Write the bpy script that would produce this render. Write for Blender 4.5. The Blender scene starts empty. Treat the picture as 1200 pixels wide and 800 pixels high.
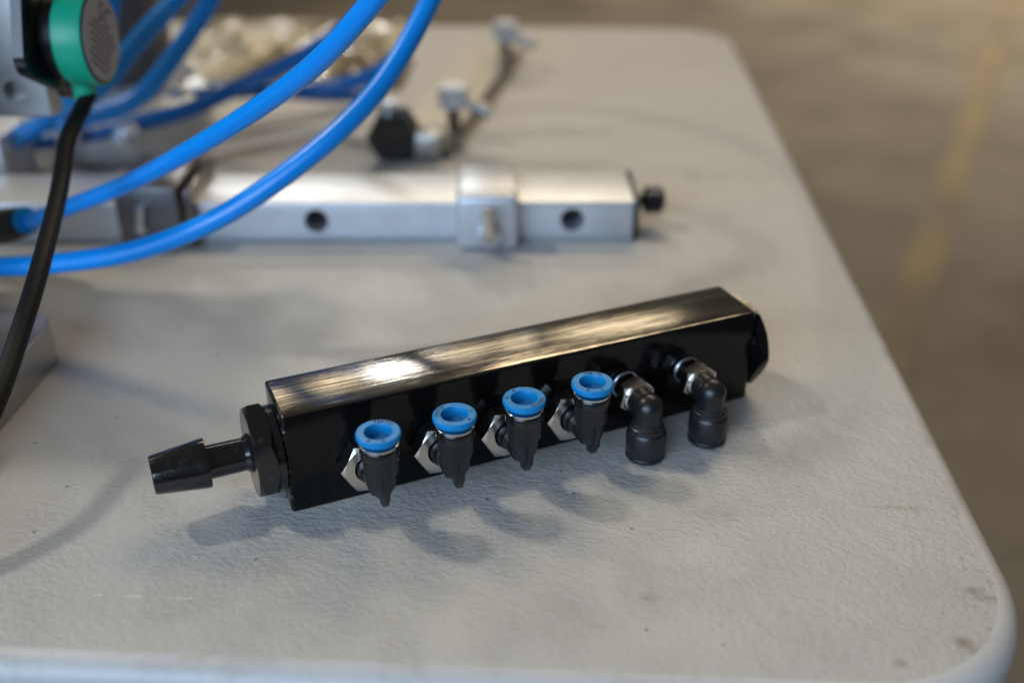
import bpy, bmesh, math, random
from mathutils import Vector, Matrix, noise
R = math.radians
random.seed(7)
S = bpy.context.scene
C = S.collection

# ------------------------------------------------------------------ camera
cam_d = bpy.data.cameras.new('camera')
cam = bpy.data.objects.new('camera', cam_d); C.objects.link(cam)
cam.location = (0, 0, .23)
cam.rotation_euler = (R(90 - 29.4), 0, R(3.2))
cam_d.sensor_width = 36; cam_d.lens = 36 * 1241 / 1200
cam_d.clip_start = .01; cam_d.clip_end = 200
cam_d.dof.use_dof = True; cam_d.dof.focus_distance = .362; cam_d.dof.aperture_fstop = 4.2
S.camera = cam

# ------------------------------------------------------------------ world and light
W = bpy.data.worlds.new('World'); S.world = W; W.use_nodes = True
wb = W.node_tree.nodes['Background']
wb.inputs[0].default_value = (.80, .74, .64, 1); wb.inputs[1].default_value = .11
S.view_settings.view_transform = 'Standard'; S.view_settings.look = 'None'
S.view_settings.exposure = .06; S.view_settings.gamma = 1

def area(name, loc, target, sx, sy, power, col, spread=180):
    l = bpy.data.lights.new(name, 'AREA'); l.shape = 'RECTANGLE'; l.size = sx; l.size_y = sy
    l.energy = power; l.color = col; l.spread = R(spread)
    o = bpy.data.objects.new(name, l); C.objects.link(o); o.location = loc
    o.rotation_euler = (Vector(target) - Vector(loc)).to_track_quat('-Z', 'Y').to_euler()
    return o
def away(az, el, d, base=(-.02, .34, 0)):
    return (base[0] + d * math.sin(R(az)) * math.cos(R(el)), base[1] + d * math.cos(R(az)) * math.cos(R(el)), base[2] + d * math.sin(R(el)))
area('key_lamp', away(-75, 52, 3.2), (-.02, .34, 0), .23, .23, 26, (1, .93, .80))
area('bay_door_light', (-1.5, -2.9, 1.25), (-.1, .5, 0), 3.2, 2.2, 150, (.55, .745, 1))
area('ceiling_lamp_row', (.9, 3.0, 3.0), (.4, 1.6, -.3), 2.2, .5, 50, (1, .80, .52))
area('ceiling_lamp_far', (2.4, 6.5, 3.6), (1.9, 5.6, -.7), 2.4, 1.2, 105, (1, .84, .62), 75)
# unseen panels added for warm patches and one lamp glint on the manifold top
for az, el, w, h, p, c in ((-23.5, 33.4, .22, .34, 1.6, (1, .82, .56)), (12.5, 27.2, .36, .24, 2.6, (1, .82, .56)), (-17.5, 32.6, .26, .40, 1.9, (1, .82, .56)), (-11.0, 30.6, .30, .24, 17, (1, .97, .90)), (-5.2, 30.0, .34, .30, 2.0, (1, .83, .58)),
                           (.8, 28.9, .34, .34, 2.2, (1, .82, .56)), (7.5, 28.0, .40, .26, 2.6, (1, .82, .56))):
    area('reflection_panel', away(az - 3.4, el, 4.4, (-.02, .34, 0)), (-.02, .34, 0), w, h, p, c)

# ------------------------------------------------------------------ node helpers
def mat(name, col=(.5, .5, .5), rough=.5, metal=0, spec=.5, ior=1.5, aniso=0, coat=0, trans=0):
    m = bpy.data.materials.new(name); m.use_nodes = True
    b = m.node_tree.nodes['Principled BSDF']
    b.inputs['Base Color'].default_value = (*col, 1)
    b.inputs['Roughness'].default_value = rough; b.inputs['Metallic'].default_value = metal
    b.inputs['IOR'].default_value = ior; b.inputs['Specular IOR Level'].default_value = spec
    b.inputs['Anisotropic'].default_value = aniso; b.inputs['Coat Weight'].default_value = coat
    b.inputs['Transmission Weight'].default_value = trans
    return m
class NT:
    def __init__(s, m): s.t = m.node_tree; s.b = s.t.nodes['Principled BSDF']
    def n(s, kind, **kw):
        x = s.t.nodes.new(kind)
        for k, v in kw.items():
            if hasattr(x, k): setattr(x, k, v)
            else: x.inputs[k.replace('_', ' ')].default_value = v
        return x
    def l(s, a, b): s.t.links.new(a, b)
    def coords(s, scale=(1, 1, 1), kind='Object'):
        tc = s.n('ShaderNodeTexCoord'); mp = s.n('ShaderNodeMapping'); mp.inputs['Scale'].default_value = scale
        s.l(tc.outputs[kind], mp.inputs['Vector']); return mp.outputs['Vector']
    def noise(s, vec, scale, detail=3, rough=.5, dist=0):
        x = s.n('ShaderNodeTexNoise'); s.l(vec, x.inputs['Vector'])
        x.inputs['Scale'].default_value = scale; x.inputs['Detail'].default_value = detail
        x.inputs['Roughness'].default_value = rough; x.inputs['Distortion'].default_value = dist
        return x.outputs['Fac']
    def ramp(s, fac, stops):
        r = s.n('ShaderNodeValToRGB'); s.l(fac, r.inputs['Fac']); e = r.color_ramp.elements
        while len(e) < len(stops): e.new(.5)
        for i, (p, c) in enumerate(stops):
            e[i].position = p; e[i].color = (*c, 1) if isinstance(c, tuple) else (c, c, c, 1)
        return r.outputs['Color']
    def mix(s, fac, a, b, mode='MIX'):
        x = s.n('ShaderNodeMix', data_type='RGBA', blend_type=mode)
        for i, v in ((0, fac), (6, a), (7, b)):
            if hasattr(v, 'is_linked'): s.l(v, x.inputs[i])
            else: x.inputs[i].default_value = v if i == 0 else (*v, 1)
        return x.outputs[2]
    def math(s, op, a, b=0., c=0.):
        x = s.n('ShaderNodeMath', operation=op)
        for i, v in enumerate((a, b, c)):
            if hasattr(v, 'is_linked'): s.l(v, x.inputs[i])
            else: x.inputs[i].default_value = v
        return x.outputs[0]
    def bump(s, h, strength, dist, prev=None):
        x = s.n('ShaderNodeBump'); s.l(h, x.inputs['Height'])
        if hasattr(strength, 'is_linked'): s.l(strength, x.inputs['Strength'])
        else: x.inputs['Strength'].default_value = strength
        x.inputs['Distance'].default_value = dist
        if prev: s.l(prev, x.inputs['Normal'])
        return x.outputs['Normal']

# ---- table plastic
M = {}
m = M['table'] = mat('table_plastic', (.5, .48, .45), .5); t = NT(m)
v = t.coords()
big = t.noise(v, 5, 4, .6, .4); mid = t.noise(v, 26, 5, .65, .3); fine = t.noise(v, 240, 3, .5)
col = t.mix(t.ramp(big, [(.3, 0.), (.7, 1.)]), (.45, .44, .425), (.52, .50, .465))
col = t.mix(t.math('MULTIPLY', t.ramp(mid, [(.48, 0.), (.75, 1.)]), .35), col, (.36, .34, .31))
# grime gathers near the right and near edges
sx = t.n('ShaderNodeSeparateXYZ'); t.l(v, sx.inputs[0])
X, Y = t.math('ADD', sx.outputs[0], -.77), t.math('ADD', sx.outputs[1], .6)
def spot(cx, cy, rx, ry, soft=1.0, warp=.6):
    # distance field of a stain at (cx, cy), its outline broken by noise
    dx = t.math('DIVIDE', t.math('SUBTRACT', X, cx), rx); dy = t.math('DIVIDE', t.math('SUBTRACT', Y, cy), ry)
    d = t.math('SQRT', t.math('ADD', t.math('MULTIPLY', dx, dx), t.math('MULTIPLY', dy, dy)))
    nz = t.noise(v, 380, 4, .7)
    d = t.math('ADD', d, t.math('MULTIPLY', t.math('SUBTRACT', nz, .5), 2.2 * warp))
    return t.ramp(d, [(.0, 1.), (min(.99, .9 * soft), 0.)])
for (cx, cy, rx, ry, k) in [(.1198, .2352, .0042, .0032, .85), (.1225, .2322, .0060, .0035, .5), (.1298, .2572, .0048, .0034, .65), (.1335, .2545, .0068, .0024, .5), (.0992, .2257, .0040, .0028, .6), (.0284, .2487, .0050, .0036, .4),
                          (.1190, .2980, .0130, .0022, .35), (.0520, .2920, .0150, .0060, .18), (.0765, .618, .0080, .0130, .30), (.0720, .585, .0070, .0090, .26), (-.0900, .255, .012, .008, .14)]:
    col = t.mix(t.math('MULTIPLY', spot(cx, cy, rx, ry), k), col, (.17, .13, .085))
# tiny dirt specks
vo = t.n('ShaderNodeTexVoronoi'); t.l(v, vo.inputs['Vector']); vo.voronoi_dimensions = '2D'; vo.inputs['Scale'].default_value = 40
pick = t.n('ShaderNodeSeparateColor'); t.l(vo.outputs['Color'], pick.inputs[0])
sp = t.math('MULTIPLY', t.ramp(vo.outputs['Distance'], [(.014, 1.), (.034, 0.)]), t.ramp(pick.outputs[0], [(.72, 0.), (.80, 1.)]))
col = t.mix(t.math('MULTIPLY', sp, .8), col, (.10, .08, .065))
# pepper of dirt caught in the texture along the right edge
em = t.math('MULTIPLY', t.ramp(X, [(.112, 0.), (.134, 1.)]), t.ramp(Y, [(.22, 1.), (.36, 0.)]))
col = t.mix(t.math('MULTIPLY', t.math('MULTIPLY', em, t.ramp(t.noise(v, 620, 3, .6), [(.56, 0.), (.68, 1.)])), .75), col, (.17, .125, .08))
# short white scratch in the near left corner of the view
ln = t.math('MULTIPLY', t.ramp(t.math('MULTIPLY', t.math('ABSOLUTE', t.math('SUBTRACT', Y, .2405)), 1000), [(.0, 1.), (.28, 0.)]),
            t.ramp(t.math('MULTIPLY', t.math('ABSOLUTE', t.math('ADD', X, .131)), 20), [(.36, 1.), (.38, 0.)]))
ln = t.math('MULTIPLY', ln, t.ramp(t.noise(v, 190, 1), [(.47, 0.), (.52, 1.)]))
col = t.mix(ln, col, (.85, .85, .85))
t.l(col, t.b.inputs['Base Color'])
t.l(t.ramp(mid, [(.3, .42), (.7, .60)]), t.b.inputs['Roughness'])
peb = t.noise(t.coords((1, 1.3, 1)), 440, 2, .5, .3)
peb2 = t.noise(v, 130, 2, .5, .2)
nr = t.bump(peb, .46, .0009)
nr = t.bump(peb2, .24, .0014, nr)
t.l(nr, t.b.inputs['Normal'])
m = M['table_rim'] = mat('table_rim_plastic', (.52, .51, .50), .42); t = NT(m); v = t.coords()
t.l(t.mix(t.ramp(t.noise(v, 60, 5, .7), [(.5, 0.), (.8, 1.)]), (.55, .54, .53), (.40, .37, .33)), t.b.inputs['Base Color'])
t.l(t.bump(t.noise(v, 200, 3), .12, .0005), t.b.inputs['Normal'])

# ---- floor
m = M['floor'] = mat('floor_concrete', (.12, .1, .08), .45); t = NT(m); v = t.coords()
f = t.mix(t.ramp(t.noise(v, .9, 5, .6, .5), [(.3, 0.), (.7, 1.)]), (.055, .047, .036), (.17, .147, .115))
f = t.mix(t.math('MULTIPLY', t.ramp(t.noise(v, 5, 5, .65), [(.45, 0.), (.75, 1.)]), .55), f, (.20, .172, .135))
f = t.mix(t.math('MULTIPLY', t.ramp(t.noise(v, 60, 3, .6), [(.4, 0.), (.7, 1.)]), .2), f, (.05, .04, .03))
t.l(f, t.b.inputs['Base Color'])
t.l(t.ramp(t.noise(v, 3, 4), [(.3, .35), (.7, .6)]), t.b.inputs['Roughness'])
m = M['line'] = mat('worn_yellow_floor_paint', (.4, .26, .06), .5); t = NT(m); v = t.coords()
t.l(t.mix(t.ramp(t.noise(v, 2.3, 4, .6), [(.44, 0.), (.60, 1.)]), (.105, .082, .052), (.175, .128, .058)), t.b.inputs['Base Color'])

# ---- metals
def brushed(name, col, rough, stretch, bump, grime=.25, metal=1.):
    m = mat(name, col, rough, metal); t = NT(m)
    v = t.coords(stretch); v2 = t.coords()
    s = t.noise(v, 1, 3, .6)
    g = t.noise(v2, 45, 4, .6)
    t.l(t.mix(t.math('MULTIPLY', t.ramp(g, [(.4, 0.), (.7, 1.)]), grime), col, tuple(c * .6 for c in col)), t.b.inputs['Base Color'])
    t.l(t.math('ADD', t.math('MULTIPLY', s, .18), rough - .09), t.b.inputs['Roughness'])
    t.l(t.bump(s, bump, .0003), t.b.inputs['Normal'])
    return m
M['alu'] = brushed('brushed_aluminium', (.70, .745, .81), .46, (30, 900, 900), .12, .3, .75)
M['alu_dull'] = brushed('dull_aluminium', (.46, .455, .45), .42, (60, 60, 500), .1, .4)
M['alu_cast'] = brushed('machined_aluminium', (.55, .55, .56), .36, (120, 120, 600), .15, .3)
M['alu_dark'] = brushed('dark_grey_alloy', (.20, .20, .215), .40, (100, 100, 400), .1, .4)
M['zinc'] = brushed('zinc_plated_steel', (.66, .72, .82), .3, (200, 200, 200), .08, .3)
M['chrome'] = brushed('nickel_plated_brass', (.74, .70, .66), .2, (500, 500, 500), .12, .3)
M['nut_dark'] = brushed('dark_nickel', (.20, .18, .17), .25, (500, 500, 500), .05, .3)

# ---- black anodised block: brushed grain runs along the bar, clearest on the top face
m = M['anod'] = mat('black_anodised_brushed', (.012, .0115, .011), .2, 0, .5, 1.34); t = NT(m)
v = t.coords((26, 1500, 1500)); grain = t.noise(v, 1, 3, .62)
v3 = t.coords((16, 700, 700)); band = t.noise(v3, 1, 3, .55)
tc = t.n('ShaderNodeTexCoord'); nz = t.n('ShaderNodeSeparateXYZ'); t.l(tc.outputs['Normal'], nz.inputs[0])
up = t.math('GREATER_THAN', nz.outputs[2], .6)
ro = t.math('ADD', t.math('MULTIPLY', band, .12), .07)
ro = t.math('ADD', t.math('MULTIPLY', ro, .8), t.math('MULTIPLY', up, .02))
t.l(ro, t.b.inputs['Roughness'])
nb = t.bump(grain, t.math('ADD', t.math('MULTIPLY', up, .22), .03), .0002)
nb = t.bump(t.noise(t.coords((14, 40, 40)), 1, 2), .03, .0012, nb)
t.l(nb, t.b.inputs['Normal'])
vo = t.n('ShaderNodeTexVoronoi'); t.l(t.coords(), vo.inputs['Vector']); vo.inputs['Scale'].default_value = 260
pk = t.n('ShaderNodeSeparateColor'); t.l(vo.outputs['Color'], pk.inputs[0])
dust = t.math('MULTIPLY', t.ramp(vo.outputs['Distance'], [(.03, 1.), (.07, 0.)]), t.ramp(pk.outputs[0], [(.86, 0.), (.9, 1.)]))
geo = t.n('ShaderNodeNewGeometry')
worn = t.math('MULTIPLY', t.ramp(geo.outputs['Pointiness'], [(.56, 0.), (.62, 1.)]), t.ramp(t.noise(t.coords(), 380, 4, .7), [(.60, 0.), (.72, 1.)]))
oc = t.n('ShaderNodeSeparateXYZ'); t.l(t.coords(), oc.inputs[0])
chip = t.math('MULTIPLY', t.math('MULTIPLY', t.math('GREATER_THAN', oc.outputs[0], .18405), t.math('GREATER_THAN', oc.outputs[2], .0372)), t.ramp(t.noise(t.coords(), 700, 4, .7), [(.40, 0.), (.55, 1.)]))
chip2 = t.math('MULTIPLY', t.math('MULTIPLY', t.math('LESS_THAN', oc.outputs[0], .0010), t.math('LESS_THAN', oc.outputs[1], .0010)), t.ramp(t.noise(t.coords(), 500, 4, .7), [(.54, 0.), (.62, 1.)]))
worn = t.math('MAXIMUM', worn, t.math('MAXIMUM', chip, chip2))
dirt = t.math('MAXIMUM', t.math('MULTIPLY', dust, .5), t.math('MULTIPLY', worn, .45))
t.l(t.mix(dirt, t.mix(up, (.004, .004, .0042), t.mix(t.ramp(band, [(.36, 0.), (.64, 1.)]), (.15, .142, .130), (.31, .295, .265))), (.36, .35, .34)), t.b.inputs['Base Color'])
t.l(t.math('MULTIPLY', up, t.math('SUBTRACT', 1., chip)), t.b.inputs['Metallic'])

m = M['anod_fit'] = mat('black_anodised_turned', (.012, .012, .013), .22, 0, .5, 1.7); t = NT(m)
v = t.coords((900, 40, 40)); g = t.noise(v, 1, 2)
sm = t.noise(t.coords((1, 1, 1)), 300, 4, .7)
t.l(t.mix(t.math('MULTIPLY', t.ramp(sm, [(.6, 0.), (.78, 1.)]), .22), (.006, .006, .0068), (.20, .22, .27)), t.b.inputs['Base Color'])
t.l(t.math('ADD', t.math('MULTIPLY', sm, .24), .03), t.b.inputs['Roughness'])
t.l(t.bump(g, .12, .0002), t.b.inputs['Normal'])

def plastic(name, col, rough, bump=.05, sc=500, dusty=.0, dcol=(.3, .3, .3), **kw):
    m = mat(name, col, rough, **kw); t = NT(m); v = t.coords()
    n1 = t.noise(v, sc, 3); n2 = t.noise(v, 120, 4, .6)
    t.l(t.mix(t.math('MULTIPLY', t.ramp(n2, [(.45, 0.), (.75, 1.)]), dusty), col, dcol), t.b.inputs['Base Color'])
    t.l(t.math('ADD', t.math('MULTIPLY', n2, .2), rough - .1), t.b.inputs['Roughness'])
    t.l(t.bump(n1, bump, .0003), t.b.inputs['Normal'])
    return m
M['black'] = plastic('satin_black_plastic', (.009, .0095, .011), .36, .10, 900, .05, (.16, .17, .19))
M['tube_dark'] = plastic('darker_blue_tube', (.001, .13, .46), .3, .05, 300)  # darker copy of the tube blue, for tubes farther back
M['black_gloss'] = plastic('glossy_black_plastic', (.010, .010, .011), .22, .03, 600, .03)
M['collar'] = plastic('blue_release_plastic', (0, .225, .56), .42, .05, 900, .08, (.01, .25, .60), spec=.3)
M['ink'] = plastic('moulded_dark_blue_letters', (.002, .03, .10), .45)
M['green'] = plastic('green_plastic', (.002, .38, .225), .40, .05, 700, .15, (.01, .42, .30))
M['rubber'] = plastic('black_rubber_cable', (.007, .007, .0075), .62, .25, 700, .08, (.02, .02, .022), spec=.3)
M['dark_hole'] = plastic('bore_shade_black', (.006, .006, .006), .7)
M['bag_brown'] = plastic('brown_paper', (.18, .12, .07), .7)
m = M['tube'] = mat('blue_polyurethane_tube', (0, .27, .80), .24, 0, .5, 1.5)
m.node_tree.nodes['Principled BSDF'].inputs['Subsurface Weight'].default_value = .25
m.node_tree.nodes['Principled BSDF'].inputs['Subsurface Radius'].default_value = (.001, .003, .008)
m.node_tree.nodes['Principled BSDF'].inputs['Subsurface Scale'].default_value = .5
t = NT(m); v = t.coords()
t.l(t.bump(t.noise(v, 90, 2), .06, .001), t.b.inputs['Normal'])
t.l(t.math('ADD', t.math('MULTIPLY', t.noise(v, 70, 3), .22), .14), t.b.inputs['Roughness'])
m = M['label_face'] = mat('printed_grey_label', (.33, .32, .33), .4); t = NT(m)
m = M['print'] = mat('black_print', (.03, .03, .035), .5)
m = M['bag'] = mat('crumpled_yellowish_film', (.62, .54, .38), .25, 0, .6); t = NT(m); v = t.coords()
t.l(t.mix(t.ramp(t.noise(v, 22, 3, .6), [(.42, 0.), (.62, 1.)]), (.50, .44, .31), (.22, .17, .10)), t.b.inputs['Base Color'])

# ------------------------------------------------------------------ mesh helpers
def build(name, bm, m, parent=None, sharp=32, loc=None):
    me = bpy.data.meshes.new(name)
    bmesh.ops.recalc_face_normals(bm, faces=bm.faces)
    if loc is not None: bmesh.ops.translate(bm, verts=bm.verts, vec=-Vector(loc))
    bm.to_mesh(me); bm.free()
    for p in me.polygons: p.use_smooth = True
    me.set_sharp_from_angle(angle=R(sharp))
    me.materials.append(m)
    o = bpy.data.objects.new(name, me); C.objects.link(o)
    if parent: o.parent = parent
    return o
def thing(name, label, cat, loc=(0, 0, 0), rz=0, group=None):
    o = bpy.data.objects.new(name, None); C.objects.link(o); o.empty_display_size = .02
    o.location = loc; o.rotation_euler = (0, 0, rz); return tag(o, label, cat, group)
def tag(o, label=None, cat=None, group=None, kind=None):
    if label: o['label'] = label
    if cat: o['category'] = cat
    if group: o['group'] = group
    if kind: o['kind'] = kind
    return o
def box(bm, a, b, bev=0, seg=2):
    g = bmesh.ops.create_cube(bm, size=1)['verts']
    for q in g: q.co = Vector([a[i] + (q.co[i] + .5) * (b[i] - a[i]) for i in range(3)])
    if bev:
        es = list({e for q in g for e in q.link_edges})
        bmesh.ops.bevel(bm, geom=es, offset=bev, segments=seg, affect='EDGES', profile=.5)
    return bm
def lathe(bm, prof, n=48, axis='z', c=(0, 0, 0), close0=True, close1=True):
    """prof: list of (radius, height); axis z, x or y (y: height runs outward towards -y)"""
    def P(r, h, a):
        x, y = r * math.cos(a), r * math.sin(a)
        if axis == 'z': q = (x, y, h)
        elif axis == 'x': q = (h, x, y)
        else: q = (x, -h, y)
        return Vector(q) + Vector(c)
    rings = []
    for r, h in prof:
        if r < 1e-6: rings.append([bm.verts.new(P(0, h, 0))])
        else: rings.append([bm.verts.new(P(r, h, 2 * math.pi * i / n)) for i in range(n)])
    for A, B in zip(rings, rings[1:]):
        for i in range(n):
            j = (i + 1) % n
            if len(A) == 1: bm.faces.new((A[0], B[i], B[j]))
            elif len(B) == 1: bm.faces.new((A[i], A[j], B[0]))
            else: bm.faces.new((A[i], A[j], B[j], B[i]))
    if close0 and len(rings[0]) > 1: bm.faces.new(rings[0])
    if close1 and len(rings[-1]) > 1: bm.faces.new(rings[-1])
    return bm
def hexnut(bm, h0, h1, af, axis='y', c=(0, 0, 0), rot=0, bore=0, ch0=True, ch1=True, n=96, inner_ch=0):
    """true hexagon prism whose corners are cut by a cone, as on a real nut"""
    rin = af / 2
    def hexr(a):
        k = ((a - rot) % (math.pi / 3)) - math.pi / 6
        return rin / math.cos(k)
    def P(r, h, a):
        x, y = r * math.cos(a), r * math.sin(a)
        q = (x, y, h) if axis == 'z' else (h, x, y) if axis == 'x' else (x, -h, y)
        return Vector(q) + Vector(c)
    T = math.tan(R(32)); rows = []
    for k in range(n):
        a = 2 * math.pi * k / n + rot
        hr = hexr(a); r0 = min(hr, rin * .985); d = (hr - r0) * T
        rows.append([(bore, h0), (r0 if ch0 else hr, h0), (hr, h0 + (d if ch0 else 0.0)), (hr, h1 - (d if ch1 else 0.0)), (r0 if ch1 else hr, h1), (bore, h1)])
    vs = [[bm.verts.new(P(r, h, 2 * math.pi * k / n + rot)) for r, h in row] for k, row in enumerate(rows)]
    for k in range(n):
        A, B = vs[k], vs[(k + 1) % n]
        for i in range(5): bm.faces.new((A[i], B[i], B[i + 1], A[i + 1]))
        if bore: bm.faces.new((A[5], B[5], B[0], A[0]))
    bmesh.ops.remove_doubles(bm, verts=bm.verts, dist=1e-6)
    return bm
def spline(pts, n=12):
    P = [Vector(p) for p in pts]; P = [2 * P[0] - P[1]] + P + [2 * P[-1] - P[-2]]; out = []
    for i in range(1, len(P) - 2):
        a, b, c, d = P[i - 1:i + 3]
        for k in range(n):
            s = k / n
            out.append(.5 * ((2 * b) + (c - a) * s + (2 * a - 5 * b + 4 * c - d) * s * s + (3 * b - a - 3 * c + d) * s ** 3))
    out.append(P[-2]); return out
def sweep(bm, pts, r, n=24, caps=True):
    pts = [Vector(p) for p in pts]; rs = r if isinstance(r, list) else [r] * len(pts)
    T = [(pts[min(i + 1, len(pts) - 1)] - pts[max(i - 1, 0)]).normalized() for i in range(len(pts))]
    N = T[0].orthogonal().normalized(); rings = []
    for p, tt, rr in zip(pts, T, rs):
        N = (N - tt * N.dot(tt)).normalized(); B = tt.cross(N)
        rings.append([bm.verts.new(p + rr * (math.cos(2 * math.pi * k / n) * N + math.sin(2 * math.pi * k / n) * B)) for k in range(n)])
    for A, B_ in zip(rings, rings[1:]):
        for k in range(n): bm.faces.new((A[k], A[(k + 1) % n], B_[(k + 1) % n], B_[k]))
    if caps: bm.faces.new(rings[0]); bm.faces.new(rings[-1])
    return bm
def drill(o, cutter_bm):
    """cut round holes out of a built mesh"""
    me = bpy.data.meshes.new('cutter'); bmesh.ops.recalc_face_normals(cutter_bm, faces=cutter_bm.faces); cutter_bm.to_mesh(me); cutter_bm.free()
    k = bpy.data.objects.new('cutter', me); C.objects.link(k); k.parent = o
    md = o.modifiers.new('holes', 'BOOLEAN'); md.object = k; md.operation = 'DIFFERENCE'; md.solver = 'EXACT'
    bpy.context.view_layer.update()
    dg = bpy.context.evaluated_depsgraph_get()
    new = bpy.data.meshes.new_from_object(o.evaluated_get(dg), depsgraph=dg)
    o.modifiers.clear(); o.data = new
    bpy.data.objects.remove(k); new.set_sharp_from_angle(angle=R(30))
def text_bm(body, size, extrude=0.00009):
    cu = bpy.data.curves.new('lettering', 'FONT'); cu.body = body; cu.size = size; cu.extrude = extrude
    cu.align_x = 'CENTER'; cu.resolution_u = 3
    o = bpy.data.objects.new('lettering', cu); C.objects.link(o); bpy.context.view_layer.update()
    dg = bpy.context.evaluated_depsgraph_get(); me = bpy.data.meshes.new_from_object(o.evaluated_get(dg), depsgraph=dg)
    bpy.data.objects.remove(o); bm = bmesh.new(); bm.from_mesh(me); return bm

# ------------------------------------------------------------------ setting
bm = bmesh.new(); bmesh.ops.create_grid(bm, x_segments=2, y_segments=2, size=60)
tag(build('floor', bm, M['floor']), kind='structure').location = (0, 0, -.74)
bm = bmesh.new()
A, B = Vector((.30, .975)), Vector((4.2, 10.4)); d = (B - A).normalized(); nrm = Vector((-d.y, d.x)) * .036
N = 40
row = [(A + (B - A) * i / N) for i in range(N + 1)]
L_ = [bm.verts.new((*(p + nrm * (1 + .1 * random.uniform(-1, 1))), -.736)) for p in row]; R_ = [bm.verts.new((*(p - nrm * (1 + .1 * random.uniform(-1, 1))), -.736)) for p in row]
for i in range(N): bm.faces.new((L_[i], R_[i], R_[i + 1], L_[i + 1]))
tag(build('floor_line', bm, M['line']), kind='structure')

# ------------------------------------------------------------------ folding table
TX0, TX1, TY0, TY1, TR = -1.68, .1450, .2105, 1.012, .056
def loop(bm, inset, z, n=12):
    x0, x1, y0, y1, r = TX0 + inset, TX1 - inset, TY0 + inset, TY1 - inset, max(TR - inset, .01)
    out = []
    for cx, cy, a0 in ((x1 - r, y0 + r, -90), (x1 - r, y1 - r, 0), (x0 + r, y1 - r, 90), (x0 + r, y0 + r, 180)):
        for k in range(n + 1):
            a = R(a0 + 90 * k / n); out.append(bm.verts.new((cx + r * math.cos(a), cy + r * math.sin(a), z)))
    return out
def skin(bm, loops):
    for A, B in zip(loops, loops[1:]):
        for i in range(len(A)): bm.faces.new((A[i], A[(i + 1) % len(A)], B[(i + 1) % len(B)], B[i]))
table = thing('folding_table', 'off-white moulded plastic folding table with rounded corners carrying all the parts', 'table', (-.77, .6, -.74))
tl = (-.77, .6, -.74)
bm = bmesh.new(); l0 = loop(bm, .0078, 0); bm.faces.new(l0)
l1 = loop(bm, .0074, -.00005); skin(bm, [l0, l1])
build('tabletop', bm, M['table'], table, loc=tl)
bm = bmesh.new(); Lp = [loop(bm, .0074, -.00005)]
for k in range(1, 9):
    a = k / 8 * math.pi / 2; Lp.append(loop(bm, .0073 * (1 - math.sin(a)), -.0001 - .0075 * (1 - math.cos(a))))
Lp += [loop(bm, 0, -.034), loop(bm, .002, -.038), loop(bm, .006, -.040), loop(bm, .014, -.038), loop(bm, .02, -.030)]
Lp[-1]; skin(bm, Lp); bm.faces.new(Lp[-1])
build('table_rim', bm, M['table_rim'], table, loc=tl, sharp=60)
for lx in (-.12, -1.42):
    bm = bmesh.new()
    sweep(bm, spline([(lx, .30, -.74), (lx, .30, -.30), (lx, .30, -.07), (lx, .36, -.045), (lx, .60, -.045), (lx, .86, -.045), (lx, .92, -.07), (lx, .92, -.30), (lx, .92, -.74)], 6), .0125, 16)
    build('leg', bm, M['alu_dark'], table, loc=tl)
    bm = bmesh.new(); sweep(bm, [(lx, .30, -.62), (lx, .92, -.62)], .009, 12); build('crossbar', bm, M['alu_dark'], table, loc=tl)

# ------------------------------------------------------------------ black air manifold
MP = (-.0912, .283, .0002)
man = thing('air_manifold', 'black anodised bar manifold with hose barb, four blue-collared elbows and two black elbows', 'manifold', MP, R(26.7))
mm = .001
bm = bmesh.new(); box(bm, (0, 0, 0), (.185, .0255, .0393), .0011, 4); build('manifold_body', bm, M['anod'], man, 40)
# hose barb end
cz, cy = .0200, .0126
bm = bmesh.new(); lathe(bm, [(.0150, -.0003), (.0150, -.0030)], 64, 'x', (0, cy, cz)); 
build('sealing_washer', bm, M['anod_fit'], man)
bm = bmesh.new(); hexnut(bm, -.0098, -.0028, .0306, 'x', (0, .0124, cz), R(83.4), 0, True, True)
hn = build('hex_nut', bm, M['anod_fit'], man, 20)
bm = bmesh.new()
lathe(bm, [(.0040, -.034), (.0040, -.0412), (.0045, -.0420), (.0062, -.0420), (.0065, -.0417), (.0067, -.0408), (.0084, -.0262), (.00855, -.0246), (.0084, -.0239), (.0058, -.0237), (.0057, -.0118), (.0068, -.0104), (.0068, -.0097)], 64, 'x', (0, cy, cz), True, True)
build('hose_barb', bm, M['anod_fit'], man, 25)
bm = bmesh.new(); lathe(bm, [(.0120, .1845), (.0120, .1866)], 48, 'x', (0, .0122, .0200)); hexnut(bm, .1864, .1906, .0318, 'x', (0, .0122, .0202), R(0), 0, True, True)
build('end_plug', bm, M['anod'], man, 20)

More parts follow.
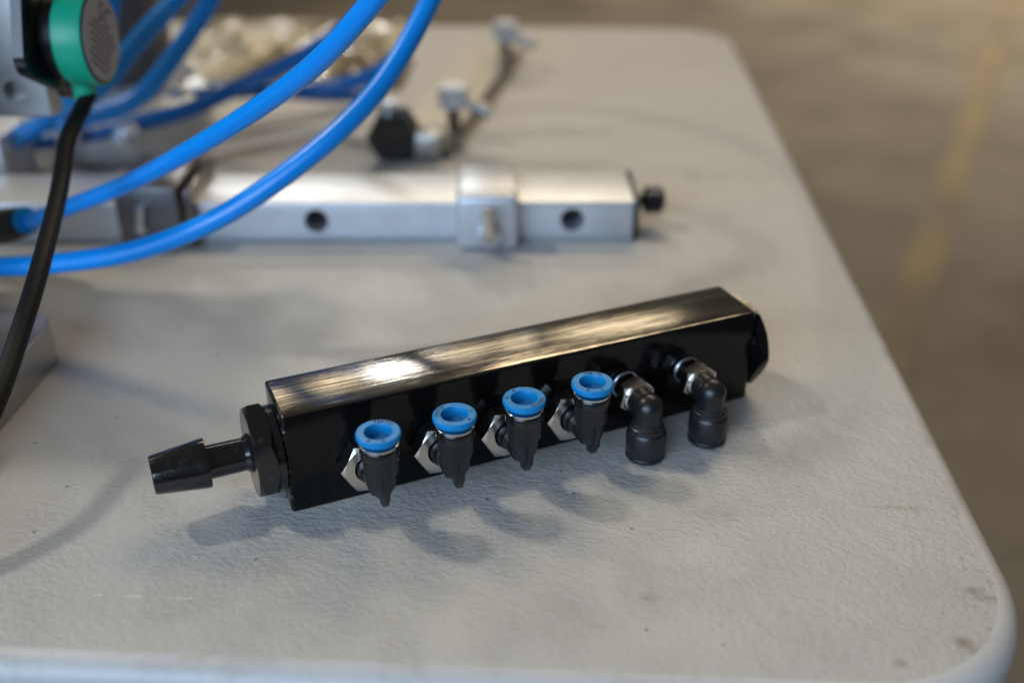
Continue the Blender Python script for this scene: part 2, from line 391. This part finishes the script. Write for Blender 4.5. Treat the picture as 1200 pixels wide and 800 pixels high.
def elbow_up():
    """push-in elbow whose opening faces up; origin on the manifold face, -y points outward"""
    body = bmesh.new()
    a = -.0200; dz = .0036
    prof = [(0, -.0068), (.0019, -.0066), (.0030, -.0054), (.0049, -.0022), (.0052, -.0008), (.0052, .0030), (.0054, .0034), (.0063, .0036), (.0065, .0041), (.0065, .0098), (.0067, .0102), (.0070, .0105), (.0070, .0139), (.0068, .0145), (.0050, .0145), (.0048, .0012), (0, .0012)]
    lathe(body, [(r * .89, z + dz) for r, z in prof], 56, 'z', (0, a, 0))
    lathe(body, [(.0040, .004), (.0040, .0185)], 40, 'y', (0, 0, 0))
    lathe(body, [(.0050, .0070), (.0050, .0092), (.0045, .0098)], 40, 'y', (0, 0, 0))
    # strengthening rib under the bend, ending in the pointed tip
    rb = [(a - .0057, .0040), (a - .0057, -.0040), (a - .0030, -.0087), (a + .0006, -.0092), (a + .0032, -.0040), (a + .0032, .0030)]
    w = .0010
    f0 = [body.verts.new((-w, y, z + dz)) for y, z in rb]; f1 = [body.verts.new((w, y, z + dz)) for y, z in rb]
    body.faces.new(f0); body.faces.new(f1)
    for i in range(len(rb)): body.faces.new((f0[i], f0[(i + 1) % len(rb)], f1[(i + 1) % len(rb)], f1[i]))
    b = build('push_in_elbow', body, M['black'], man, 35)
    bm = bmesh.new(); lathe(bm, [(r, z + dz) for r, z in [(.0058, .0104), (.00635, .0106), (.0065, .0109), (.0065, .0138), (.0062, .0143)]], 56, 'z', (0, a, 0)); build('cartridge_cap', bm, M['black_gloss'], b)
    bm = bmesh.new(); hexnut(bm, .0004, .0072, .0178, 'y', (0, 0, 0), R(0), .0056); build('hex_nut', bm, M['chrome'], b, 20)
    bm = bmesh.new(); lathe(bm, [(r, z + dz) for r, z in [(.0060, .0144), (.0065, .0147), (.0065, .0153), (.0060, .0156)]], 56, 'z', (0, a, 0)); build('metal_band', bm, M['chrome'], b)
    bm = bmesh.new()
    lathe(bm, [(r, z + dz) for r, z in [(.0044, .0030), (.0044, .0187), (.0047, .01925), (.0068, .0193), (.0072, .01905), (.00735, .0186), (.00735, .0177), (.0071, .0171), (.0066, .0167), (.0060, .0163), (.0050, .0163)]], 64, 'z', (0, a, 0), False, False)
    build('release_collar', bm, M['collar'], b, 32)
    bm = bmesh.new()
    for word, ang, rad in (('FESTO', 0, .00560), ('8', 165, .0056), ('C', 215, .0056)):
        tb = text_bm(word, .0020 if len(word) > 1 else .0017); 
        for q in tb.verts:
            th = R(90 + ang) - q.co.x / rad * 1.15; rr = rad + q.co.y - .0004
            q.co = Vector((rr * math.cos(th), a + rr * math.sin(th), dz + .01932 + q.co.z))
        me = bpy.data.meshes.new('tmp'); tb.to_mesh(me); tb.free(); bm.from_mesh(me)
    build('lettering', bm, M['ink'], b, 60)
    return b
def copy_part(src, loc, rz_text=0):
    c = src.copy(); C.objects.link(c); c.location = loc; c.parent = src.parent
    for ch in src.children:
        k = ch.copy(); C.objects.link(k); k.parent = c
        if k.name.startswith(('lettering', 'release')) and rz_text:
            k.rotation_euler = (0, 0, rz_text); p = Vector((0, -.020, 0)); q = Matrix.Rotation(rz_text, 3, 'Z') @ p; k.location = p - q
    return c
e1 = elbow_up(); zp = .0164
spots = [(.0268, -35), (.0528, 50), (.0778, -150), (.1035, -28)]
for U, a in spots[1:]: copy_part(e1, (U, -.0002, zp - (.0002 if U > .05 else 0)), R(a))
e1.location = (spots[0][0], -.0002, zp)
for ch in e1.children:
    if ch.name.startswith('lettering'):
        p = Vector((0, -.020, 0)); ch.rotation_euler = (0, 0, R(-35)); ch.location = p - Matrix.Rotation(R(-35), 3, 'Z') @ p

def elbow_down():
    bm = bmesh.new()
    ay = -.0187
    lathe(bm, [(.0050, .0118), (.0050, -ay)], 40, 'y')
    lathe(bm, [(0, .0054)] + [(.0054 * math.sin(R(k * 12)), .0054 * math.cos(R(k * 12))) for k in range(1, 15)] + [(0, -.0054)], 40, 'z', (0, ay, 0))
    lathe(bm, [(r, z - .0006) for r, z in [(.0053, .0006), (.0053, -.0050), (.0057, -.0054), (.0058, -.0064), (.0064, -.0068), (.0065, -.0080), (.0069, -.0084), (.0073, -.0098), (.0074, -.0130), (.0073, -.0176), (.0071, -.0179), (.0070, -.0183), (.0073, -.0187), (.0072, -.0198), (.0066, -.0204), (.0046, -.0204), (.0046, -.012), (0, -.012)]], 56, 'z', (0, ay, 0), True, False)
    # moulding seam
    box(bm, (.0050, ay - .0004, -.0180), (.00755, ay + .0004, -.0100), .0001, 1)
    b = build('black_elbow', bm, M['black'], man, 35)
    bm = bmesh.new(); lathe(bm, [(.0053, .0003), (.0055, .0006), (.0055, .0014), (.0051, .0017)], 48, 'y'); build('flange_washer', bm, M['zinc'], b)
    bm = bmesh.new(); hexnut(bm, .0016, .0072, .0094, 'y', (0, 0, 0), R(8)); build('thread_adapter', bm, M['nut_dark'], b, 20)
    bm = bmesh.new(); hexnut(bm, .0070, .0114, .0128, 'y', (0, 0, 0), R(20)); build('hex_nut', bm, M['chrome'], b, 20)
    bm = bmesh.new(); lathe(bm, [(.0050, .0111), (.0058, .0114), (.0058, .0121), (.0052, .0125)], 48, 'y'); build('metal_band', bm, M['chrome'], b)
    bm = bmesh.new(); lathe(bm, [(.0035, -.012), (.0035, -.0212), (.0060, -.0212), (.0062, -.0210), (.0060, -.0205)], 40, 'z', (0, -.0187, 0), False, False); build('release_collar', bm, M['black_gloss'], b)
    return b
e5 = elbow_down(); e5.location = (.1275, -.0002, .0214)
copy_part(e5, (.1543, -.0002, .0213))

# ------------------------------------------------------------------ aluminium rail
RA = R(3.84)
rail = thing('aluminium_rail', 'square aluminium rail with drilled holes and sliding clamp lying across the table', 'rail', (-.1640, .5075, .0002), RA)
bm = bmesh.new(); box(bm, (-.40, 0, 0), (.1995, .043, .0218), .0006, 2)
rb = build('rail_bar', bm, M['alu'], rail, 40)
cut = bmesh.new()
for hx in (.0325, .1672): lathe(cut, [(.0064, .002), (.0064, -.036)], 40, 'y', (hx, 0, .0115))
drill(rb, cut)
for hx in (.0325, .1672):
    bm = bmesh.new(); lathe(bm, [(.0063, -.0120), (.0063, -.0132)], 32, 'y', (hx, 0, .0115)); build('hole_shade_disc', bm, M['dark_hole'], rail)  # black disc stands in for the darkness inside each hole
bm = bmesh.new(); box(bm, (.1996, -.0012, -.0001), (.2022, .0445, .0228), .0006, 2); build('end_cap', bm, M['black'], rail)
bm = bmesh.new(); lathe(bm, [(.0035, .2022), (.0035, .2065), (.0066, .2070), (.0075, .2080)] + [(.0075 if k % 2 else .0068, .2090 + .0012 * k) for k in range(7)] + [(.0050, .2180)], 40, 'x', (0, .020, .0145))
build('end_knob', bm, M['black_gloss'], rail)
# sliding clamp
bm = bmesh.new(); box(bm, (.1068, -.0135, .0004), (.1385, -.0012, .0300), .0030, 4)
box(bm, (.1078, -.0030, .0225), (.1375, .0440, .0275), .0010, 2)
M['alu_clamp'] = brushed('plated_clamp_steel', (.60, .63, .68), .40, (200, 200, 400), .1, .3, .6)
cl = build('clamp_plate', bm, M['alu_clamp'], rail, 40)
bm = bmesh.new(); lathe(bm, [(.0068, .0134), (.0068, .0148), (.0052, .0152)], 40, 'y', (.1240, 0, .0092)); build('washer', bm, M['zinc'], cl)
bm = bmesh.new(); hexnut(bm, .0150, .0190, .0100, 'y', (.1240, 0, .0092), R(10)); build('clamp_nut', bm, M['zinc'], cl, 20)
bm = bmesh.new(); sweep(bm, spline([(.1240, -.0188, .0092), (.1238, -.0215, .0110), (.1234, -.0225, .0150), (.1230, -.0220, .0265)], 6), .0030, 16); build('clamp_lever', bm, M['chrome'], cl)
# dark grey slider near the left end, with its slotted screw
sl = thing('grey_sliding_block', 'dark grey alloy block with a slotted screw gripping the rail under the blue tubes', 'clamp', (-.2325, .501, 0), R(3.84))
bm = bmesh.new(); box(bm, (.0, -.0060, .0004), (.0330, -.0012, .034), .002, 3); box(bm, (.0, -.0012, .0225), (.0330, .0480, .034), .002, 3); build('block_body', bm, M['alu_dark'], sl)
bm = bmesh.new(); lathe(bm, [(.0030, .0058), (.0030, .0085), (.0024, .0092)], 32, 'y', (.0125, 0, .0120)); sweep(bm, [(.0125, -.0088, .012), (.0142, -.0088, .024)], .0022, 12); build('screw', bm, M['zinc'], sl)
sb = thing('grey_end_block', 'narrow dark metal strip on the rail just right of the slotted grey clamp', 'block', (-.1975, .5035, 0), R(3.84))
bm = bmesh.new(); box(bm, (.0, -.0052, .0004), (.0045, -.0010, .031), .001, 2); box(bm, (.0, -.0010, .0222), (.0045, .047, .031), .001, 2); build('block_body', bm, M['nut_dark'], sb)

# ------------------------------------------------------------------ blue air tubes
def tube(pts, label, r=.005, name='air_tube', grp='blue air tubes', m='tube', cat='tube', n=14):
    bm = bmesh.new(); sweep(bm, spline(pts, n), r, 28)
    o = build(name, bm, M[m], None, 60, loc=pts[0]); o.location = pts[0]
    return tag(o, label, cat, grp)
tA = tube([(-.40, .47, .012), (-.335, .474, .014), (-.2861, .4641, .0215), (-.2512, .4504, .0344), (-.2282, .4406, .0454), (-.1908, .4244, .0639), (-.1545, .4044, .0859), (-.1184, .3855, .11), (-.0903, .3705, .1315), (-.0689, .3608, .1529), (-.0536, .3609, .172), (-.048, .395, .194), (-.035, .47, .203), (-.020, .56, .200), (-.015, .64, .192), (-.045, .72, .17), (-.12, .76, .14), (-.22, .74, .125), (-.30, .69, .12)],
     'upper of the two large bright blue tubes arching in front of the rail', .0040)
tube([(-.42, .43, .014), (-.33, .414, .020), (-.2582, .4117, .0277), (-.2256, .4099, .0314), (-.1879, .4053, .0399), (-.1536, .4033, .0534), (-.1258, .4079, .069), (-.0981, .4203, .0881), (-.0783, .4377, .1068), (-.0627, .4638, .1312), (-.0541, .4927, .1511), (-.048, .53, .185), (-.075, .57, .200), (-.12, .60, .205), (-.22, .63, .20), (-.34, .64, .18)],
     'lower of the two large bright blue tubes, crossing right over the rail', .0045)
tube([(-.40, .56, .012), (-.3473, .5732, .017), (-.3286, .5796, .0266), (-.3055, .5873, .0379), (-.291, .5955, .051), (-.279, .604, .0649), (-.272, .62, .09), (-.27, .64, .13)], 'short blue tube rising behind the green sensor at the left edge', .0055)
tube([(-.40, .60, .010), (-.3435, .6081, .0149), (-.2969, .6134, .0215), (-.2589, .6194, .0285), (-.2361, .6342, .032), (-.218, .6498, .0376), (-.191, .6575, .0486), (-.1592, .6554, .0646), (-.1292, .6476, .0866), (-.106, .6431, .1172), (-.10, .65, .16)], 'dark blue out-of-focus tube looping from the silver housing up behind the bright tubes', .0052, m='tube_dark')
tube([(-.19, .63, .145), (-.2205, .6087, .1082), (-.2369, .5987, .0921), (-.2509, .5899, .0778), (-.2649, .5801, .0618), (-.29, .575, .045)], 'left one of the blurred tubes dropping behind the sensor face', .0055)
tube([(-.19, .65, .14), (-.2046, .6352, .1128), (-.2174, .6222, .091), (-.2284, .613, .0758), (-.239, .605, .0627), (-.2511, .5977, .051), (-.2683, .5923, .0432), (-.30, .59, .035)], 'right one of the blurred tubes dropping onto the silver housing', .0055)
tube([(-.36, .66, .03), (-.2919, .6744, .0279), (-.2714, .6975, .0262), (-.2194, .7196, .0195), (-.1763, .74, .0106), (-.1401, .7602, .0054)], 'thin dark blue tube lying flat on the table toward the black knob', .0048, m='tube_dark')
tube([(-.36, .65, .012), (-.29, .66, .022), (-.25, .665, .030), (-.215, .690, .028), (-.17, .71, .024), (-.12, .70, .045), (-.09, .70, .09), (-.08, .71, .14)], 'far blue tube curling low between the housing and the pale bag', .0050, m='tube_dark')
fa = thing('black_tube_fitting', 'black push-in fitting at the end of the upper blue tube', 'fitting', (-.262, .4545, .031))
bm = bmesh.new(); sweep(bm, [(-.030, .008, -.0095), (-.0288, .0077, -.0093), (-.006, .0018, -.0022), (.004, -.001, .0014)], [.0075, .0085, .0085, .0072], 32); build('fitting_body', bm, M['black'], fa)
bm = bmesh.new(); sweep(bm, [(.004, -.001, .0014), (.0065, -.0018, .0024)], .0066, 32); build('release_collar', bm, M['collar'], fa)

# ------------------------------------------------------------------ black cable and round sensor
cbl = [(-.2095, .4438, .0975), (-.2108, .4372, .0925), (-.2110, .4280, .0890), (-.2095, .4150, .0850), (-.2042, .3881, .0721), (-.1938, .3418, .0605), (-.1906, .3122, .0484), (-.1879, .2869, .0399), (-.1906, .2672, .0297), (-.200, .240, .016), (-.215, .20, .0045 + .02)]
sens = thing('round_sensor', 'round rotary sensor with bright green band and grey printed face on a black flange', 'sensor', (-.2020, .4448, .1215))
def ax(bm, prof, n=64, cx=0): return lathe(bm, prof, n, 'x', (cx, 0, 0))
bm = bmesh.new(); ax(bm, [(.0150, -.0105), (.0196, -.0105), (.0200, -.0099), (.0200, .0012), (.0196, .0020), (.0186, .0020)])
build('green_band', bm, M['green'], sens)
gb = bmesh.new(); lathe(gb, [(.0048, -.0170), (.0048, -.0262), (.0044, -.0268)], 32, 'z', (-.0090, -.001, 0)); build('cable_gland', gb, M['green'], sens)
bm = bmesh.new(); ax(bm, [(.0188, .0010), (.0188, .0022), (.0180, .0024)]); build('face_bezel', bm, M['black'], sens)
bm = bmesh.new(); ax(bm, [(.0179, .0020), (.0179, .0027)]); lf = build('face_label', bm, M['label_face'], sens)
bm = bmesh.new()
tb = text_bm('SC', .0120, .00002)
for q in tb.verts: q.co = Vector((.00275 + q.co.z, q.co.x * .9, q.co.y)) 
me = bpy.data.meshes.new('tmp'); tb.to_mesh(me); tb.free(); bm.from_mesh(me)
bmesh.ops.translate(bm, verts=bm.verts, vec=(0, .000, .0058))
for k in range(7):
    w = random.uniform(.010, .014) * (1 - .07 * max(0, k - 3)); z = .0040 - k * .0028
    y = -w + .001
    while y < w:
        l_ = random.uniform(.0008, .0026); box(bm, (.0027, y, z - .0006), (.00278, min(y + l_, w), z + .0005)); y += l_ + .0006
bmesh.ops.rotate(bm, verts=bm.verts, cent=(0, 0, 0), matrix=Matrix.Rotation(R(-38), 3, 'X'))
build('face_print', bm, M['print'], lf)
bm = bmesh.new(); ax(bm, [(.0150, -.0104), (.0178, -.0107), (.0178, -.0165), (.0165, -.0169)]); build('sensor_body', bm, M['black'], sens)
# black flange: rounded triangle behind the body
bm = bmesh.new()
def prism_x(bm, yz, x0, x1):
    a = [bm.verts.new((x0, y, z)) for y, z in yz]; b = [bm.verts.new((x1, y, z)) for y, z in yz]
    bm.faces.new(a); bm.faces.new(b)
    for i in range(len(yz)): bm.faces.new((a[i], a[(i + 1) % len(yz)], b[(i + 1) % len(yz)], b[i]))
def hull_pts(cs, n=9):
    out = []
    for (cy_, cz_, rr, a0, a1) in cs:
        for k in range(n + 1):
            a = R(a0 + (a1 - a0) * k / n); out.append((cy_ + rr * math.cos(a), cz_ + rr * math.sin(a)))
    return out
prism_x(bm, hull_pts([(.006, -.0195, .0085, 205, 300), (.020, .006, .011, -35, 60), (-.006, .034, .012, 60, 170), (-.023, -.002, .009, 160, 225)]), -.0212, -.0168)
build('mounting_flange', bm, M['black_gloss'], sens)
for y, z in ((-.016, .0225), (.008, -.020)):
    bm = bmesh.new(); lathe(bm, [(.0042, -.0168), (.0042, -.0141), (.0030, -.0132)], 28, 'x', (0, y, z)); build('flange_screw', bm, M['zinc'], sens)
tag(tube(cbl, 'black rubber cable hanging from the green sensor down to the table edge', .0035, 'sensor_cable', None, 'rubber', 'cable'))

# aluminium stand carrying the sensor
st = thing('sensor_stand', 'aluminium stand with drilled upper plate and rounded foot at the left edge', 'stand', (-.29, .34, 0))
o_ = (-.29, .34, 0)
bm = bmesh.new()
pts = [(-.36, .20), (-.2155, .20)] + [(-.2245 + .009 * math.cos(R(a)), .377 + .009 * math.sin(R(a))) for a in range(0, 91, 10)] + [(-.36, .386)]
for zz in (): pass
a = [bm.verts.new((x, y, .0003)) for x, y in pts]; b = [bm.verts.new((x, y, .0195)) for x, y in pts]
bm.faces.new(a); bm.faces.new(b)
for i in range(len(pts)): bm.faces.new((a[i], a[(i + 1) % len(pts)], b[(i + 1) % len(pts)], b[i]))
bmesh.ops.bevel(bm, geom=[e for e in bm.edges if all(q.co.z > .019 for q in e.verts)], offset=.0016, segments=3, affect='EDGES')
build('foot', bm, M['alu_dull'], st, loc=o_, sharp=50)
bm = bmesh.new(); box(bm, (-.32, .36, .0196), (-.2668, .384, .078), .001, 2)
build('upright', bm, M['alu_dull'], st, loc=o_)
bm = bmesh.new(); box(bm, (-.40, .350, .0785), (-.277, .444, .220), .004, 3)
build('gear_housing', bm, M['alu_cast'], st, loc=o_)
bm = bmesh.new(); box(bm, (-.33, .4485, .0848), (-.2300, .4600, .18), .0012, 2)
up_ = build('upper_plate', bm, M['alu_dull'], st, loc=o_)
cut = bmesh.new(); lathe(cut, [(.0050, -.44), (.0050, -.455)], 32, 'y', (-.2451, 0, .0963)); bmesh.ops.translate(cut, verts=cut.verts, vec=-Vector(o_)); drill(up_, cut)
bm = bmesh.new(); lathe(bm, [(.0150, -.2300), (.0150, -.2234)], 48, 'x', (0, .4448, .1215)); build('bearing_boss', bm, M['alu_cast'], st, loc=o_)

# ------------------------------------------------------------------ silver housing in the back left
hs = thing('round_housing', 'blurred round metal housing with silver flange base behind the sensor', 'housing', (-.300, .675, 0))
bm = bmesh.new(); lathe(bm, [(.058, .0003), (.060, .002), (.060, .030), (.057, .033), (.046, .034), (.044, .040), (.041, .043), (0, .043)], 72, 'z'); build('base_flange', bm, M['alu'], hs)
bm = bmesh.new(); lathe(bm, [(.040, .0432), (.040, .070), (.038, .073), (.038, .20), (.034, .206), (0, .206)], 72, 'z'); build('cylinder_body', bm, M['alu_dark'], hs)
for k in range(6):
    an = R(-90 + k * 60 + 12); bm = bmesh.new(); lathe(bm, [(.0050, .0332), (.0050, .0382), (.0040, .0390)], 24, 'z', (.0512 * math.cos(an), .0512 * math.sin(an), 0)); build('cap_screw', bm, M['zinc'], hs)
for px_, py_, pz_ in ((-.2665, .6010, .0230), (-.3020, .6030, .0250)):
    bm = bmesh.new(); hexnut(bm, 0, .0100, .0150, 'y', (px_ + .300, py_ - .675 + .008, pz_), R(12)); lathe(bm, [(.0055, .0098), (.0055, .0150), (.0046, .0165), (0, .0170)], 32, 'y', (px_ + .300, py_ - .675 + .008, pz_)); build('added_glint_nut', bm, M['zinc'], hs, 20)  # added shiny nuts, placed where the housing should show highlights
cp = thing('silver_port_block', 'small bright silver block with white top at the left edge under the sensor plate', 'block', (-.345, .580, 0))
bm = bmesh.new(); box(bm, (-.03, -.018, .0003), (.022, .02, .036), .002, 3); build('block_body', bm, M['alu'], cp)
bm = bmesh.new(); lathe(bm, [(.008, .0361), (.008, .043), (.006, .045)], 32, 'z'); build('port_cap', bm, M['alu_cast'], cp)

# ------------------------------------------------------------------ flat bar with two bolts, knob
fb = thing('flat_bar_bracket', 'thin flat metal bar with two plated bolts and black hexagon knob, behind the rail', 'bracket', (-.10, .80, 0))
o_ = (-.10, .80, 0)
d1 = Vector((.045, .35)).normalized(); n1 = Vector((d1.y, -d1.x)); P_ = Vector((-.086, .655))
def qd(s, w): q = P_ + d1 * s + n1 * w; return (q.x, q.y)
def slab(bm, cs, z0, z1):
    a = [bm.verts.new((*c, z0)) for c in cs]; b = [bm.verts.new((*c, z1)) for c in cs]
    bm.faces.new(a); bm.faces.new(b)
    for i in range(len(cs)): bm.faces.new((a[i], a[(i + 1) % len(cs)], b[(i + 1) % len(cs)], b[i]))
M['bar_tan'] = brushed('warm_galvanised_bar', (.36, .34, .30), .5, (60, 60, 300), .1, .3)
bm = bmesh.new(); slab(bm, [qd(-.01, .012), qd(.25, .012), qd(.25, -.030), qd(-.01, -.030)], .004, .008); build('bar', bm, M['bar_tan'], fb, loc=o_)
bm = bmesh.new(); slab(bm, [qd(-.006, .0125), qd(.245, .0125), qd(.245, .0095), qd(-.006, .0095)], .0003, .0085); build('shaded_edge', bm, M['nut_dark'], fb, loc=o_)  # right edge of the bar, coloured dark to paint in its shadow
for s, hgt in ((.027, .032), (.208, .033)):
    c_ = P_ + d1 * s + n1 * .006
    bm = bmesh.new(); lathe(bm, [(.0045, .0082), (.0045, hgt - .010)], 24, 'z', (c_.x, c_.y, 0)); st_ = build('bolt', bm, M['nut_dark'], fb, loc=o_)
    bm = bmesh.new(); hexnut(bm, hgt - .010, hgt + .004, .0175, 'z', (c_.x, c_.y, 0), R(15)); build('bolt_head', bm, M['alu_clamp'], st_, 20, loc=o_)
    bm = bmesh.new(); sweep(bm, [(c_.x + .006, c_.y, hgt - .006), (c_.x + .024, c_.y - .006, hgt - .012)], [.0035, .005], 16); build('wing', bm, M['alu_dull'], st_, loc=o_)
bm = bmesh.new(); hexnut(bm, -.010, .012, .0285, 'y', (-.1110, .645, .0152), R(0)); build('knob', bm, M['black_gloss'], fb, 20, loc=o_)
bm = bmesh.new(); lathe(bm, [(.0055, -.002), (.0055, .005)], 24, 'z', (-.1130, .645, .0300)); build('knob_cap', bm, M['zinc'], fb, loc=o_)
bm = bmesh.new(); box(bm, (-.0975, .634, .002), (-.080, .656, .018), .002, 2); build('end_lug', bm, M['alu_dull'], fb, loc=o_)

# ------------------------------------------------------------------ crumpled bag far back
def crumple(name, cx, cy_, w, h, hgt, seed, m, parent=None, label=None):
    bm = bmesh.new(); n = 46; g = []
    for j in range(n + 1):
        r_ = []
        for i in range(n + 1):
            u_, v_ = i / n * 2 - 1, j / n * 2 - 1
            e = max(0, 1 - max(abs(u_), abs(v_)) ** 4)
            p = Vector((u_ * 2.2 + seed, v_ * 2.2, seed))
            z = hgt * e ** .6 * (.35 + .9 * abs(noise.noise(p * 1.1)) + .45 * abs(noise.noise(p * 2.7)))
            x = cx + w * u_ * (1 + .12 * noise.noise(Vector((v_ * 2, seed, 0)))); y = cy_ + h * v_ * (1 + .15 * noise.noise(Vector((u_ * 2, seed, 3))))
            r_.append(bm.verts.new((x, y, .0006 + z)))
        g.append(r_)
    for j in range(n):
        for i in range(n): bm.faces.new((g[j][i], g[j][i + 1], g[j + 1][i + 1], g[j + 1][i]))
    bd = [e for e in bm.edges if e.is_boundary]
    ex = bmesh.ops.extrude_edge_only(bm, edges=bd)['geom']
    for q in ex:
        if isinstance(q, bmesh.types.BMVert): q.co.z = .0002
    o = build(name, bm, m, None, 40, loc=(cx, cy_, 0)); o.location = (cx, cy_, 0)
    return tag(o, label, 'bag')
crumple('crumpled_bag', -.245, .90, .10, .105, .017, 3.3, M['bag'], label='crumpled pale yellowish bag, out of focus beyond the dark blue tubes')
crumple('small_paper_bag', -.158, .83, .028, .038, .014, 8.1, M['bag_brown'], label='small crumpled brown packet between the pale bag and the flat bar')
